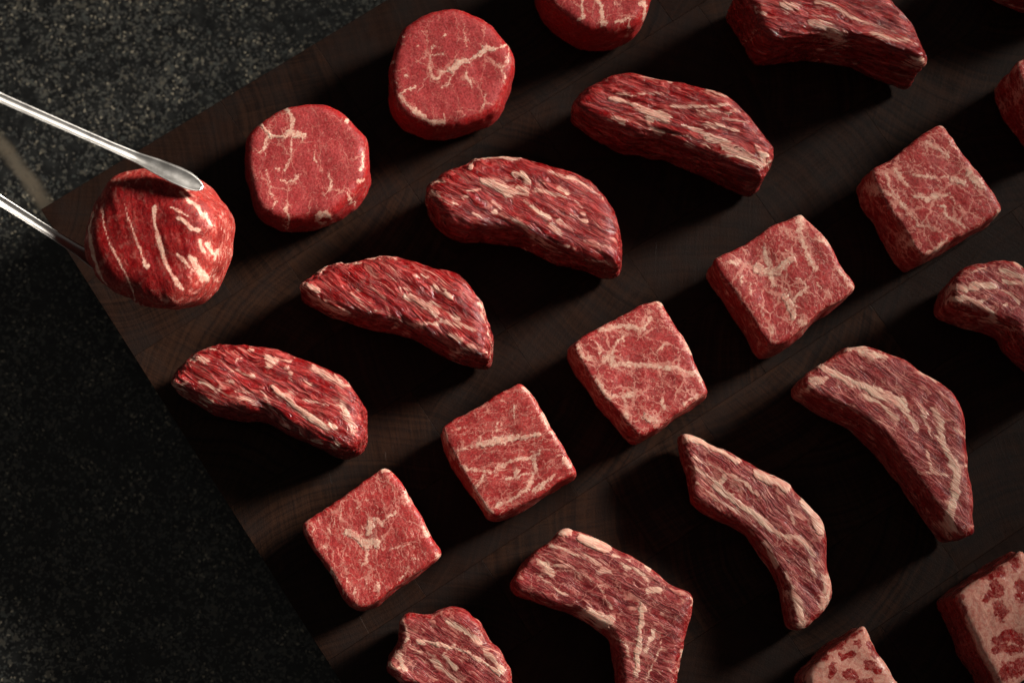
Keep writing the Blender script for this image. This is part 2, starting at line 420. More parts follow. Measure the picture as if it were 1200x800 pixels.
SEED = [0]
def beef(name, label, cat, group, crop, outline, h, kind, fibre_deg, strokes, z0=0.0, voxel=.00062, lump=1.0, tilt=None, taper=0.0, outline_px=None, lean=(), slope=(0, 0), wig=1.0, fat_parts=()):
    SEED[0] += 7; sd = SEED[0]
    ox, oy, s = crop
    S = np.array(outline, float) / s + np.array([ox, oy]) if outline_px is None else np.array(outline_px, float)
    S = smooth_poly(resample(S, 2.0), 2 if kind in ('cube', 'cube_fleck', 'fatty', 'strip') else 6)
    zt = ZB + (z0 + h) / 1000.0
    c = S.mean(0); top = at(c[0], c[1], zt)
    d = project(top - np.array([0, 0, h / 1000.0])) - c
    dl = np.linalg.norm(d) + 1e-9
    N = normals2(S)
    if True:
        S = smooth_poly(resample(top_outline(S, d * (.88 if tilt is None else .45)), 2.0), 2 if kind in ('cube', 'cube_fleck', 'fatty', 'strip') else 5)
    W = at_many(S, zt)[:, :2]
    Wn = normals2(W)
    px2m = np.linalg.norm(at(c[0] + 1, c[1], zt) - top)
    cen = W.mean(0)
    rt = ROUND_T[kind]; rbm = 2.5
    rings = []
    for a in np.linspace(0, 1, 4): rings.append((rbm * (1 - math.sin(a * math.pi / 2)) , rbm * (1 - math.cos(a * math.pi / 2)), 0))
    rings = [(z, ins) for ins, z, _ in [(rbm * (1 - math.sin(a * math.pi / 2)), rbm * (1 - math.cos(a * math.pi / 2)), 0) for a in np.linspace(0, 1, 4)]]
    for z in np.linspace(rbm, h - rt, 6)[1:-1]: rings.append((z, 0.0))
    for a in np.linspace(0, 1, 7): rings.append((h - rt + rt * math.sin(a * math.pi / 2), rt * (1 - math.cos(a * math.pi / 2))))
    n = len(W); verts = []; faces = []
    thv = np.arange(n) / n
    soft = 1.0 + (1.0 if kind in ('cube', 'cube_fleck', 'fatty') else .35) * np.clip(Wn @ np.array([.88, .47]), 0, 1)
    ang = thv * 2 * math.pi
    base = np.stack([np.cos(ang) * 2.2, np.sin(ang) * 2.2, np.zeros(n)], 1)
    for z, ins in rings:
        bul = (.7 * lump) * vnoise(np.column_stack([base[:, :2] * 1.6, np.full(n, z / 9.0)]), sd) + .32 * lump * vnoise(np.column_stack([base[:, :2] * 5.5, np.full(n, z / 6.0)]), sd + 40) + .5 * lump * math.sin(math.pi * z / h)
        off = (bul - ins * soft - taper * z / h) / 1000.0
        R = W + Wn * off[:, None]
        verts.append(np.column_stack([R, np.full(n, ZB + (z0 + z) / 1000.0)]))
    V = np.vstack(verts); nr = len(rings)
    for r in range(nr - 1):
        for i in range(n):
            j = (i + 1) % n
            faces.append((r * n + i, r * n + j, (r + 1) * n + j, (r + 1) * n + i))
    faces.append(tuple(range(n))[::-1]); faces.append(tuple((nr - 1) * n + i for i in range(n)))
    me0 = bpy.data.meshes.new('tmp'); me0.from_pydata(V.tolist(), [], faces)
    b = bmesh.new(); b.from_mesh(me0); bmesh.ops.recalc_face_normals(b, faces=b.faces[:]); bmesh.ops.triangulate(b, faces=[f for f in b.faces if len(f.verts) > 4]); b.to_mesh(me0); b.free()
    ob0 = bpy.data.objects.new('tmp', me0); COL.objects.link(ob0)
    md = ob0.modifiers.new('r', 'REMESH'); md.mode = 'VOXEL'; md.voxel_size = voxel
    dg = bpy.context.evaluated_depsgraph_get()
    me = bpy.data.meshes.new_from_object(ob0.evaluated_get(dg))
    bpy.data.objects.remove(ob0, do_unlink=True); bpy.data.meshes.remove(me0)
    nv = len(me.vertices)
    X = np.empty(nv * 3); me.vertices.foreach_get('co', X); X = X.reshape(-1, 3)
    E = np.empty(len(me.edges) * 2, np.int64); me.edges.foreach_get('vertices', E); E = E.reshape(-1, 2)
    deg = np.bincount(E.ravel(), minlength=nv)[:, None].astype(float)
    def lap(Y):
        o = np.empty_like(Y)
        for k in range(Y.shape[1]):
            o[:, k] = np.bincount(E[:, 0], Y[E[:, 1], k], nv) + np.bincount(E[:, 1], Y[E[:, 0], k], nv)
        return o / np.maximum(deg, 1)
    for _ in range(5): X = X * .4 + lap(X) * .6
    me.vertices.foreach_set('co', X.ravel()); me.update()
    NV = np.empty(nv * 3); me.vertex_normals.foreach_get('vector', NV); NV = NV.reshape(-1, 3)
    for _ in range(6): NV = lap(NV)
    NV /= np.linalg.norm(NV, axis=1)[:, None] + 1e-9
    # piece coordinates in mm: u along the fibres, v across, z up
    fr = math.radians(-fibre_deg); ux = np.array([math.cos(fr), math.sin(fr)]); vx = np.array([-ux[1], ux[0]])
    R = (X[:, :2] - cen) * 1000.0
    M = np.column_stack([R @ ux, R @ vx, (X[:, 2] - ZB) * 1000.0 - z0]) 
    muv = M + sd * 13.7
    depth = h - M[:, 2]
    # fat: distance to traced seams, warped
    P2 = X[:, :2] * 1000.0
    an = {'wedge': .20, 'strip': .32, 'held': .4}.get(kind, 1.0)
    ma = muv.copy(); ma[:, 0] *= an
    wx = np.column_stack([fbm(ma / 3.2, sd + 1, 2), fbm(ma / 3.2, sd + 2, 2)]) * 1.5 + np.column_stack([vnoise(ma / 1.1, sd + 3), vnoise(ma / 1.1, sd + 4)]) * .5
    wx = wx * (1 + np.clip(depth, 0, 30)[:, None] * .10)
    P2 = P2 + wx * wig
    wn = 1.0 + .75 * fbm(ma / 2.2, sd + 5, 3)
    def strokes_mask(sts):
        fat = np.zeros(nv); halo = np.zeros(nv)
        for wd, pts in sts:
            q = np.array(pts, float) / s + np.array([ox, oy])
            q = at_many(q, zt)[:, :2] * 1000.0
            if len(q) == 1: q = np.vstack([q, q + .3])
            hw = wd / s * px2m * 1000.0 * .5
            lo = q.min(0) - hw * 3 - 3; hi = q.max(0) + hw * 3 + 3
            idx = np.nonzero(np.all((P2 > lo) & (P2 < hi), axis=1))[0]
            if not len(idx): continue
            dd = np.full(len(idx), 1e9)
            for a_, b_ in zip(q[:-1], q[1:]): dd = np.minimum(dd, seg_dist(P2[idx], a_, b_))
            hwn = np.maximum(hw * wn[idx], .28)
            fat[idx] = np.maximum(fat[idx], smooth(1.6, .25, dd / hwn) * min(1.0, .62 + hw * .30))
            halo[idx] = np.maximum(halo[idx], smooth(hw * 2.2 + 2.2, .3, dd))
        return fat, halo
    fat, halo = strokes_mask(strokes)
    if lean:
        lm = strokes_mask(lean)[0]
        fat = np.clip((1 - lm * 1.15), 0, 1) * smooth(8.0 + 3 * fbm(muv / 5, sd + 9, 2), 2.0, depth)
        fat = np.maximum(fat, strokes_mask(strokes)[0])
    fat = fat * (1 - .5 * smooth(6.0, 20.0, depth))
    # relief (mm)
    up = smooth(.1, .8, NV[:, 2])
    disp = 1.15 * lump * fbm(muv / 15.0, sd + 11, 2) + {'held': .15, 'wedge': .35, 'strip': .28}.get(kind, .20) * lump * fbm(ma / 5.0, sd + 12, 2)
    if kind in ('wedge', 'held', 'strip'):
        g = {'wedge': 1.0, 'held': .22, 'strip': .45}[kind]
        mf = muv.copy(); mf[:, 0] *= .085
        mf[:, 1] += 2.2 * vnoise(muv / 13.0, sd + 14)
        r1 = 1 - np.abs(fbm(mf / 2.6, sd + 13, 3)) * 2
        disp += g * (.55 * r1 + .16 * fbm(mf / 1.3, sd + 15, 2))
        disp += g * .50 * fbm(np.column_stack([muv[:, 0] * .2, muv[:, 1], muv[:, 2]]) / 5.0, sd + 16, 2)
    else:
        disp += .07 * fbm(muv / 1.6, sd + 13, 2) + .04 * vnoise(muv / .9, sd + 17)
    disp += fat * .04
    X = X + NV * disp[:, None] / 1000.0
    rs = random.Random(sd); slope = (rs.uniform(-.045, .045), rs.uniform(-.045, .045))
    X[:, 2] += (R @ np.array(slope)) / 1000.0 * (M[:, 2] / h)
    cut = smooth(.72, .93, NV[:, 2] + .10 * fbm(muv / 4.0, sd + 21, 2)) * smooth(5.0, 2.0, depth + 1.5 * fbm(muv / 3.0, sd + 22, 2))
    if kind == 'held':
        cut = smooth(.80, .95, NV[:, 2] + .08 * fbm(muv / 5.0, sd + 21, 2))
    base_z = ZB + z0 / 1000.0
    if tilt is None:
        X[:, 2] = np.where(M[:, 2] < 6.0, np.maximum(X[:, 2] - .0004, base_z - .0002), X[:, 2])
        origin = np.array([cen[0], cen[1], base_z])
    else:
        axis, deg_ = tilt
        ctr = np.array([cen[0], cen[1], base_z + h / 2000.0])
        Rm = np.array(Matrix.Rotation(math.radians(deg_), 3, Vector(axis)))
        X = (X - ctr) @ Rm.T + ctr; origin = ctr
    me.vertices.foreach_set('co', (X - origin).ravel()); me.update()
    a = me.attributes.new('fat', 'FLOAT', 'POINT'); a.data.foreach_set('value', fat.astype(np.float32))
    a = me.attributes.new('halo', 'FLOAT', 'POINT'); a.data.foreach_set('value', halo.astype(np.float32))
    a = me.attributes.new('cut', 'FLOAT', 'POINT'); a.data.foreach_set('value', cut.astype(np.float32))
    a = me.attributes.new('muv', 'FLOAT_VECTOR', 'POINT'); a.data.foreach_set('vector', muv.astype(np.float32).ravel())
    me.shade_smooth(); me.materials.clear(); me.materials.append(MAT[kind]); me.name = name
    ob = bpy.data.objects.new(name, me); COL.objects.link(ob); ob.location = origin
    tag(ob, label, cat, group)
    # the larger lumps of fat: closed bodies that stand a little proud of the lean
    if fat_parts:
        npoly = len(me.polygons); Q = np.empty(npoly * 4, np.int64); me.polygons.foreach_get('vertices', Q); Q = Q.reshape(-1, 4)
        NV2 = np.empty(nv * 3); me.vertex_normals.foreach_get('vector', NV2); NV2 = NV2.reshape(-1, 3)
        for pname, firsts in fat_parts:
            lift = .24 if pname in ('fat_cap', 'fat_tip', 'fat_flap', 'fat_knob') else (.13 if kind == 'wedge' else .06)
            sub = [st for st in strokes if tuple(st[1][0]) in firsts]
            gm = strokes_mask(sub)[0]
            gm = np.where(depth < 9.0, gm, 0.0)
            for _ in range(2): gm = gm * .5 + lap(gm[:, None])[:, 0] * .5
            fq = Q[np.all(gm[Q] > .22, axis=1)]
            if len(fq) < 20: continue
            used = np.unique(fq); remap = np.full(nv, -1); remap[used] = np.arange(len(used)); fq = remap[fq]
            m_ = len(used); g_ = gm[used]
            topv = (X - origin)[used] + NV2[used] * ((-.14 + (.14 + lift) * smooth(.22, .66, g_)) / 1000.0)[:, None]
            botv = (X - origin)[used] - NV2[used] * .0011
            ed = np.vstack([fq[:, [0, 1]], fq[:, [1, 2]], fq[:, [2, 3]], fq[:, [3, 0]]])
            key = ed[:, 0] * m_ + ed[:, 1]; rkey = ed[:, 1] * m_ + ed[:, 0]
            bd = ed[~np.isin(rkey, key)]
            F = np.vstack([fq, fq[:, ::-1] + m_, np.column_stack([bd[:, 1], bd[:, 0], bd[:, 0] + m_, bd[:, 1] + m_])])
            fm = bpy.data.meshes.new(pname); fm.from_pydata(np.vstack([topv, botv]).tolist(), [], F.tolist())
            two = lambda v: np.concatenate([v[used], v[used]], 0).astype(np.float32)
            for an_, v_ in (('fat', fat * (1.15 if kind in ('wedge', 'strip') else 1.0)), ('halo', halo), ('cut', cut)):
                at_ = fm.attributes.new(an_, 'FLOAT', 'POINT'); at_.data.foreach_set('value', two(v_))
            at_ = fm.attributes.new('muv', 'FLOAT_VECTOR', 'POINT'); at_.data.foreach_set('vector', two(muv).ravel())
            fm.shade_smooth(); fm.materials.append(MAT[kind])
            fo = bpy.data.objects.new(pname, fm); COL.objects.link(fo); fo.parent = ob
    return ob

G_R = 'beef medallions in the row nearest the granite'
G_W = 'coarse grained beef wedges in the second row'
G_C = 'marbled beef cubes in the middle row'
G_S = 'curved marbled beef strips in the fourth row'
G_F = 'fatty beef cubes in the lower right row'

# --- round medallions
beef('beef_medallion', 'small pink medallion lying flat next to the one in the tongs', 'beef', G_R, (270, 100, 4.444),
 [(300,95),(400,85),(500,90),(560,120),(620,175),(690,240),(715,290),(722,350),(725,420),(735,490),(720,550),(680,610),(640,660),(580,700),(500,735),(400,760),(320,770),(250,755),(180,720),(135,680),(110,610),(95,520),(75,430),(70,350),(80,280),(110,230),(160,190),(220,140)],
 25, 'round', 80,
 [(26,[(160,195),(190,235),(205,260),(250,265),(300,262)]),(36,[(310,255),(330,248),(385,272)]),(22,[(290,110),(305,145),(318,180),(322,230)]),(14,[(318,270),(318,330),(312,390),(290,445)]),
  (18,[(190,250),(185,300),(170,340),(130,352)]),(10,[(175,340),(185,370)]),(12,[(230,435),(260,440)]),(22,[(268,495),(290,510)]),(12,[(290,505),(340,485),(365,468)]),(17,[(300,630),(292,690),(290,750)]),
  (26,[(450,680),(470,665),(510,670)]),(14,[(510,460),(520,500),(515,550),(500,570)]),(14,[(560,550),(600,548),(620,580),(645,600)]),(24,[(705,345),(690,380),(680,430)]),(18,[(690,480),(665,510)]),
  (28,[(598,178),(602,184)]),(10,[(440,350),(445,390),(465,420)]),(11,[(205,560),(240,600),(215,640)]),(9,[(180,430),(190,490),(215,560)])], fat_parts=[('fat_vein',[(160,195),(310,255)])])
beef('beef_medallion', 'largest pink medallion crossed by a forked white fat vein', 'beef', G_R, (440, 0, 4.444),
 [(370,38),(450,40),(500,65),(560,80),(620,120),(660,180),(700,240),(722,310),(720,400),(705,480),(680,550),(650,620),(610,660),(540,680),(460,710),(370,735),(280,735),(200,710),(120,660),(80,600),(68,520),(65,430),(75,330),(100,240),(150,150),(220,90),(290,55)],
 27, 'round', 75,
 [(20,[(275,385),(315,415),(350,380),(390,370)]),(36,[(390,370),(430,330),(470,315)]),(20,[(470,315),(520,295),(560,270)]),(32,[(550,270),(580,245),(615,255)]),(16,[(615,255),(660,240),(680,225)]),
  (12,[(300,240),(285,300),(280,370)]),(10,[(285,290),(350,285)]),(17,[(470,380),(490,430),(505,455)]),(26,[(130,500),(160,540),(200,575),(240,600)]),(22,[(240,600),(280,625),(360,632)]),(14,[(125,490),(165,458),(210,455)]),
  (12,[(460,140),(465,190),(470,245)]),(16,[(600,305),(640,330),(665,390),(680,430)]),(10,[(410,370),(380,430),(350,460)]),(10,[(360,640),(358,590)]),(17,[(360,188),(364,192)]),(16,[(304,238),(306,242)]),(18,[(90,330),(95,325)]),
  (18,[(160,395),(163,400)]),(15,[(150,186),(152,190)]),(14,[(105,430),(107,434)]),(14,[(215,243),(217,247)]),(10,[(690,240),(680,300),(670,350)]),(10,[(570,480),(560,560)])], fat_parts=[('fat_vein',[(390,370),(470,315),(550,270)])])
beef('beef_medallion', 'medallion cut off by the top edge of the picture', 'beef', G_R, (610, 0, 6.667), None, 33, 'round', 85,
 [(42,[(605,-30),(610,0),(640,70),(650,130)]),(28,[(650,130),(640,200)]),(26,[(475,20),(470,80),(490,130),(430,155)]),(42,[(760,160),(800,150)]),(24,[(800,150),(850,140),(860,230)]),(52,[(960,20),(985,80)]),(20,[(740,20),(745,30)]),(20,[(820,5),(825,15)])],
 outline_px=[(766.5,0),(761.5,10.5),(756,25.5),(752.5,37.5),(740.5,48),(724,54),(706,60),(691,60.7),(676,57),(661,48),(644.5,36),(634,24),(628,12),(625,0),(623,-25),(636,-58),(676,-82),(720,-80),(752,-56),(768,-22)])
HELD = beef('beef_medallion', 'dark red medallion with pale stripes gripped by the steel tongs', 'beef', G_R, (80, 170, 4.0),
 [(310,70),(430,65),(520,90),(590,130),(640,190),(700,240),(740,310),(745,390),(725,480),(710,560),(660,660),(600,725),(520,755),(430,758),(340,740),(310,690),(230,670),(160,620),(130,560),(80,490),(70,400),(85,330),(115,250),(150,190),(190,120),(240,85)],
 46, 'held', 75,
 [(17,[(125,260),(120,340),(135,430),(150,520),(175,590)]),(11,[(185,240),(200,330),(230,420),(270,490),(300,570),(315,650),(325,720)]),(11,[(305,230),(315,300),(345,370),(370,440),(390,510)]),
  (22,[(440,240),(440,320),(460,410),(490,510),(540,590),(560,620)]),(26,[(560,300),(600,330),(640,350)]),(26,[(680,420),(700,470)]),(32,[(640,540),(660,580),(690,590)]),(18,[(500,100),(560,130),(590,160)]),(18,[(650,400),(660,450)]),(14,[(520,250),(590,280)]),(24,[(600,470),(630,520)]),(20,[(540,460),(590,520)]),
  (20,[(560,180),(640,260),(700,330)]),(16,[(380,500),(395,515)])],
 z0=52, tilt=((.85, -.5, 0), 14), lump=1.2, wig=.75)

# --- coarse wedges
beef('beef_wedge', 'coarse red wedge with a white fat tip, nearest the board\'s left edge', 'beef', G_W, (180, 380, 4.444),
 [(75,320),(90,270),(130,210),(150,175),(220,145),(290,110),(390,92),(480,97),(580,115),(700,145),(800,180),(900,230),(990,275),(1040,320),(1075,390),(1100,430),(1128,468),(1105,495),(1105,540),(1125,590),(1115,640),(1080,685),(1040,700),(960,690),(880,655),(800,615),(720,580),(650,530),(590,500),(500,495),(400,485),(330,470),(250,420),(160,375),(110,350)],
 31, 'wedge', 30,
 [(46,[(700,370),(740,430),(800,470),(860,510),(930,535)]),(30,[(620,320),(660,360),(700,380)]),(30,[(600,170),(640,190),(600,215)]),(26,[(640,170),(720,175)]),(28,[(200,190),(240,180),(280,195)]),(20,[(290,125),(320,120)]),
  (30,[(235,300),(280,310),(320,340)]),(26,[(345,320),(330,360)]),(26,[(240,380),(300,390)]),(22,[(440,385),(490,390),(530,410)]),(22,[(400,250),(440,240),(480,265),(520,270)]),(14,[(430,190),(460,170)]),(18,[(380,300),(420,300)]),(18,[(430,350),(500,355)]),
  (44,[(830,220),(900,260),(960,290),(1000,310)]),(40,[(980,400),(1000,460),(1020,520),(1040,560)]),(20,[(560,330),(600,420),(660,480),(700,520)]),(16,[(590,400),(650,470)]),(16,[(760,530),(800,590),(880,600)]),(14,[(920,620),(945,640)]),(14,[(945,600),(975,630)]),  # one wide stroke near the right end paints a pale sheen as fat
  (26,[(690,225),(720,260),(715,290)]),(16,[(760,290),(820,310)]),(14,[(780,395),(900,415)]),(70,[(90,318),(130,345),(150,365)]),(18,[(500,130),(530,140)]),(20,[(150,310),(180,300)])], lump=1.2, fat_parts=[('fat_seam',[(700,370),(620,320)]),('fat_tip',[(90,318)])])
beef('beef_wedge', 'half moon wedge with fine diagonal grain and a flap of fat on top', 'beef', G_W, (330, 280, 4.444),
 [(60,280),(95,220),(160,175),(240,130),(325,100),(335,120),(420,98),(520,85),(640,90),(740,120),(850,155),(930,190),(980,250),(1040,330),(1075,420),(1090,500),(1103,590),(1090,640),(1090,685),(1030,675),(930,645),(830,600),(730,540),(620,500),(480,470),(360,430),(230,390),(130,335)],
 30, 'wedge', 38,
 [(28,[(180,165),(240,130),(320,110)]),(18,[(330,130),(400,105),(500,90),(600,90)]),(34,[(100,230),(160,245),(190,270)]),(44,[(150,290),(210,320),(260,350),(330,380)]),(20,[(330,380),(430,420),(520,440),(580,465)]),
  (10,[(430,210),(540,310)]),(10,[(480,190),(590,290)]),(10,[(520,150),(600,230)]),(10,[(380,250),(500,370)]),(10,[(550,130),(610,180)]),(10,[(360,280),(470,390)]),(34,[(640,300),(700,320),(760,350),(800,390)]),(40,[(800,250),(850,270),(880,300)]),
  (30,[(660,430),(720,450),(790,440),(830,420)]),(24,[(850,430),(930,460),(1000,480)]),(24,[(860,490),(930,530)]),(30,[(880,580),(940,570),(1000,570)]),(16,[(1000,570),(1090,600)]),(18,[(690,180),(760,200)]),(18,[(600,430),(670,490)]),
  (18,[(770,320),(850,390),(920,420)]),(16,[(940,200),(1000,270),(1040,350),(1080,480),(1095,580)]),(16,[(620,260),(700,270)]),(12,[(560,400),(640,420)])], fat_parts=[('fat_flap',[(180,165)]),('fat_seam',[(150,290),(100,230)]),('fat_seam',[(640,300)])])
beef('beef_wedge', 'half moon wedge with a pale knot of fat near its upper left', 'beef', G_W, (480, 160, 4.444),
 [(62,310),(90,260),(150,215),(200,170),(290,140),(330,110),(420,92),(520,95),(620,115),(740,150),(860,175),(950,215),(1010,280),(1060,370),(1090,450),(1110,560),(1108,640),(1085,750),(1030,740),(950,710),(860,680),(760,650),(650,600),(540,560),(400,550),(290,548),(200,520),(150,480),(95,410)],
 34, 'wedge', 30,
 [(30,[(310,170),(330,130),(400,105),(490,100),(580,110)]),(50,[(380,240),(450,250),(520,290),(600,290)]),(36,[(540,200),(590,200),(620,240)]),(46,[(600,260),(560,280),(510,300)]),(26,[(600,330),(640,360),(690,400),(730,430)]),
  (22,[(640,280),(740,300),(830,320),(880,330)]),(22,[(880,330),(890,380),(920,430)]),(26,[(840,400),(880,420),(920,440)]),(20,[(690,230),(720,250)]),(20,[(780,260),(830,290)]),(20,[(720,180),(800,200),(880,230),(950,260),(1010,310)]),
  (30,[(740,460),(780,500)]),(24,[(780,440),(860,490)]),(30,[(560,430),(620,480),(650,520)]),(20,[(680,520),(780,590)]),(22,[(430,350),(480,370),(430,390)]),(22,[(330,410),(380,430)]),(24,[(130,245),(180,240)]),(22,[(70,290),(120,310),(180,335),(260,370)]),
  (16,[(230,330),(300,320)]),(14,[(300,290),(370,280)]),(18,[(780,550),(860,570)]),(16,[(920,540),(1040,570)]),(16,[(900,650),(1040,690)]),(14,[(940,620),(1050,650)]),(16,[(1030,640),(1060,670)])], fat_parts=[('fat_knot',[(380,240),(600,260),(540,200)]),('fat_seam',[(310,170)])])
beef('beef_wedge', 'long wedge with two thick cream fat seams and a stepped right end', 'beef', G_W, (650, 70, 4.444),
 [(50,280),(90,220),(150,160),(230,110),(300,62),(380,58),(500,80),(640,100),(780,135),(880,165),(950,215),(1020,290),(1080,370),(1150,450),(1155,500),(1130,570),(1105,610),(1085,650),(1060,710),(1030,722),(960,690),(860,640),(760,600),(660,560),(560,510),(450,490),(350,480),(250,430),(150,380),(70,320)],
 36, 'wedge', 20,
 [(22,[(330,170),(400,180),(470,170)]),(16,[(460,170),(560,180)]),(30,[(290,205),(360,215),(420,240)]),(48,[(420,240),(470,270),(540,290),(580,310)]),(26,[(480,300),(500,350),(560,380)]),(32,[(800,155),(850,175),(890,190)]),
  (30,[(680,350),(750,370),(800,400)]),(62,[(800,400),(870,430),(920,470),(990,510),(1060,540)]),(40,[(1040,470),(1090,510),(1120,540)]),(24,[(600,245),(700,250),(800,240),(900,240)]),(22,[(740,280),(830,270),(960,270)]),
  (20,[(780,340),(860,350),(950,380)]),(18,[(880,310),(1000,330)]),(26,[(280,300),(330,310),(360,325)]),(16,[(110,270),(160,280)]),(14,[(580,390),(690,400)]),(20,[(680,430),(720,440)]),(12,[(830,560),(940,610),(1070,630)]),(16,[(440,85),(560,100),(680,110)])], fat_parts=[('fat_seam',[(420,240),(290,205)]),('fat_seam',[(800,400),(1040,470)]),('fat_patch',[(800,155)])])
beef('beef_wedge', 'tall dim wedge with a white fat seam at the top edge of the picture', 'beef', G_W, (840, 0, 4.444),
 [(20,40),(60,20),(100,-60),(200,-130),(350,-190),(520,-200),(700,-160),(850,-80),(940,0),(1000,70),(1040,150),(1080,230),(1105,310),(1075,360),(1060,410),(1030,465),(950,440),(850,400),(740,360),(620,320),(480,305),(350,320),(220,340),(170,310),(130,230),(95,150),(45,90)],
 43, 'wedge', 22,
 [(50,[(360,35),(420,50)]),(44,[(480,115),(560,140),(640,180),(710,215)]),(26,[(770,260),(820,280),(930,330)]),(26,[(150,125),(210,125)]),(30,[(220,50),(250,70)]),(24,[(510,10),(600,30),(690,80),(780,110)]),(18,[(500,80),(620,100)]),
  (22,[(800,170),(900,200),(1000,220)]),(28,[(1010,290),(1080,310)]),(24,[(980,440),(1030,440)]),(14,[(560,260),(760,340),(900,410)]),(16,[(800,110),(950,170),(1050,230)])], fat_parts=[('fat_patch',[(360,35)]),('fat_seam',[(480,115)])])
beef('beef_wedge', 'barely visible dark piece in the top right corner', 'beef', G_W, (0, 0, 1.0), None, 34, 'wedge', 20, [(8, [(1180, -20), (1230, 0)])],
 outline_px=[(1150,-10),(1165,3),(1185,9),(1210,14),(1260,18),(1290,-20),(1262,-70),(1200,-92),(1150,-60)], voxel=.001)

# --- marbled cubes
beef('beef_cube', 'cube with a star of fat in the middle, nearest the board\'s left edge', 'beef', G_C, (340, 530, 4.0),
 [(55,330),(150,270),(290,180),(430,68),(460,75),(520,130),(560,210),(610,290),(660,390),(718,480),(700,510),(620,570),(520,640),(420,720),(340,755),(300,740),(230,640),(180,560),(120,480),(70,400)],
 31, 'cube_fleck', 75,
 [(40,[(265,370),(310,390),(340,420),(370,440)]),(46,[(370,330),(370,380)]),(30,[(400,310),(430,340)]),(46,[(380,420),(410,430)]),(26,[(365,470),(350,520)]),(14,[(430,330),(470,290),(500,280)]),(14,[(480,450),(560,435)]),(22,[(540,170),(560,230)]),
  (24,[(620,350),(640,390)]),(24,[(690,480),(710,490)]),(26,[(430,80),(460,85)]),(14,[(240,260),(245,320)]),(16,[(190,530),(215,580)]),(12,[(415,600),(410,650)]),(12,[(300,640),(310,700)]),(11,[(320,230),(310,260)]),(10,[(170,340),(185,380)]),(11,[(110,350),(105,390)]),
  (11,[(480,150),(490,180)]),(11,[(260,560),(270,610)]),(12,[(350,600),(350,640)]),(11,[(520,590),(540,560)]),(10,[(210,280),(200,330)]),(11,[(440,420),(430,390)]),(10,[(150,430),(170,460)]),(12,[(580,480),(600,500)])], fat_parts=[('fat_patch',[(265,370),(370,330),(380,420)])])
beef('beef_cube', 'cube with a broad pale fat band straight across its top', 'beef', G_C, (500, 430, 4.0),
 [(50,298),(110,245),(200,200),(320,135),(440,68),(465,85),(520,170),(570,260),(630,350),(680,440),(708,510),(690,540),(600,580),(500,650),(420,690),(330,735),(290,730),(240,660),(180,580),(130,490),(80,390)],
 32, 'cube_fleck', -15,
 [(38,[(250,360),(320,350),(400,330)]),(28,[(400,330),(470,325),(530,320)]),(14,[(150,390),(200,380),(250,360)]),(20,[(340,470),(400,440),(460,425),(530,400)]),(22,[(325,480),(340,460)]),(18,[(160,465),(230,480),(300,485)]),(20,[(415,500),(430,480)]),
  (16,[(380,520),(440,510),(500,490)]),(22,[(500,430),(510,490),(480,560)]),(22,[(480,560),(430,600),(330,650)]),(18,[(270,510),(230,560),(210,600)]),(20,[(230,580),(270,640),(300,680)]),(26,[(460,100),(490,130)]),(28,[(540,220),(565,265)]),(24,[(580,300),(610,330)]),
  (30,[(640,430),(670,460)]),(30,[(75,310),(90,350)]),(26,[(100,400),(140,410)]),(16,[(330,260),(330,300)]),(14,[(250,330),(255,350)]),(12,[(410,180),(410,260)]),(20,[(500,580),(570,530),(600,500)])], fat_parts=[('fat_seam',[(250,360),(400,330)])])
beef('beef_cube', 'cube with red cells ringed by pale fat, third from the board\'s left edge', 'beef', G_C, (645, 340, 4.0),
 [(62,290),(130,230),(230,170),(360,100),(430,60),(515,48),(560,110),(610,200),(660,280),(710,390),(752,475),(735,520),(650,570),(560,620),(480,690),(390,733),(340,690),(280,620),(210,540),(150,450),(90,350)],
 32, 'cube', 20,
 [(24,[(230,190),(300,170),(360,170),(430,180)]),(18,[(430,180),(470,130)]),(26,[(130,260),(150,310),(190,320)]),(34,[(250,320),(290,320),(290,350)]),(18,[(290,300),(320,240),(360,200)]),(26,[(290,350),(360,345),(440,345),(520,360),(600,360)]),
  (26,[(600,360),(650,390),(690,380),(715,410)]),(26,[(220,430),(250,470),(270,500),(300,500)]),(36,[(340,490),(390,490)]),(24,[(350,510),(355,560),(355,600)]),(36,[(450,590),(490,610)]),(20,[(330,620),(340,660)]),(20,[(520,510),(530,550)]),(16,[(540,250),(500,290)]),
  (24,[(640,250),(660,290)]),(26,[(510,55),(520,70)]),(14,[(200,230),(230,260),(220,300)]),(14,[(340,200),(345,240)]),(14,[(300,650),(350,690)]),(16,[(620,540),(660,510),(690,490)])], fat_parts=[('fat_patch',[(450,590)])])
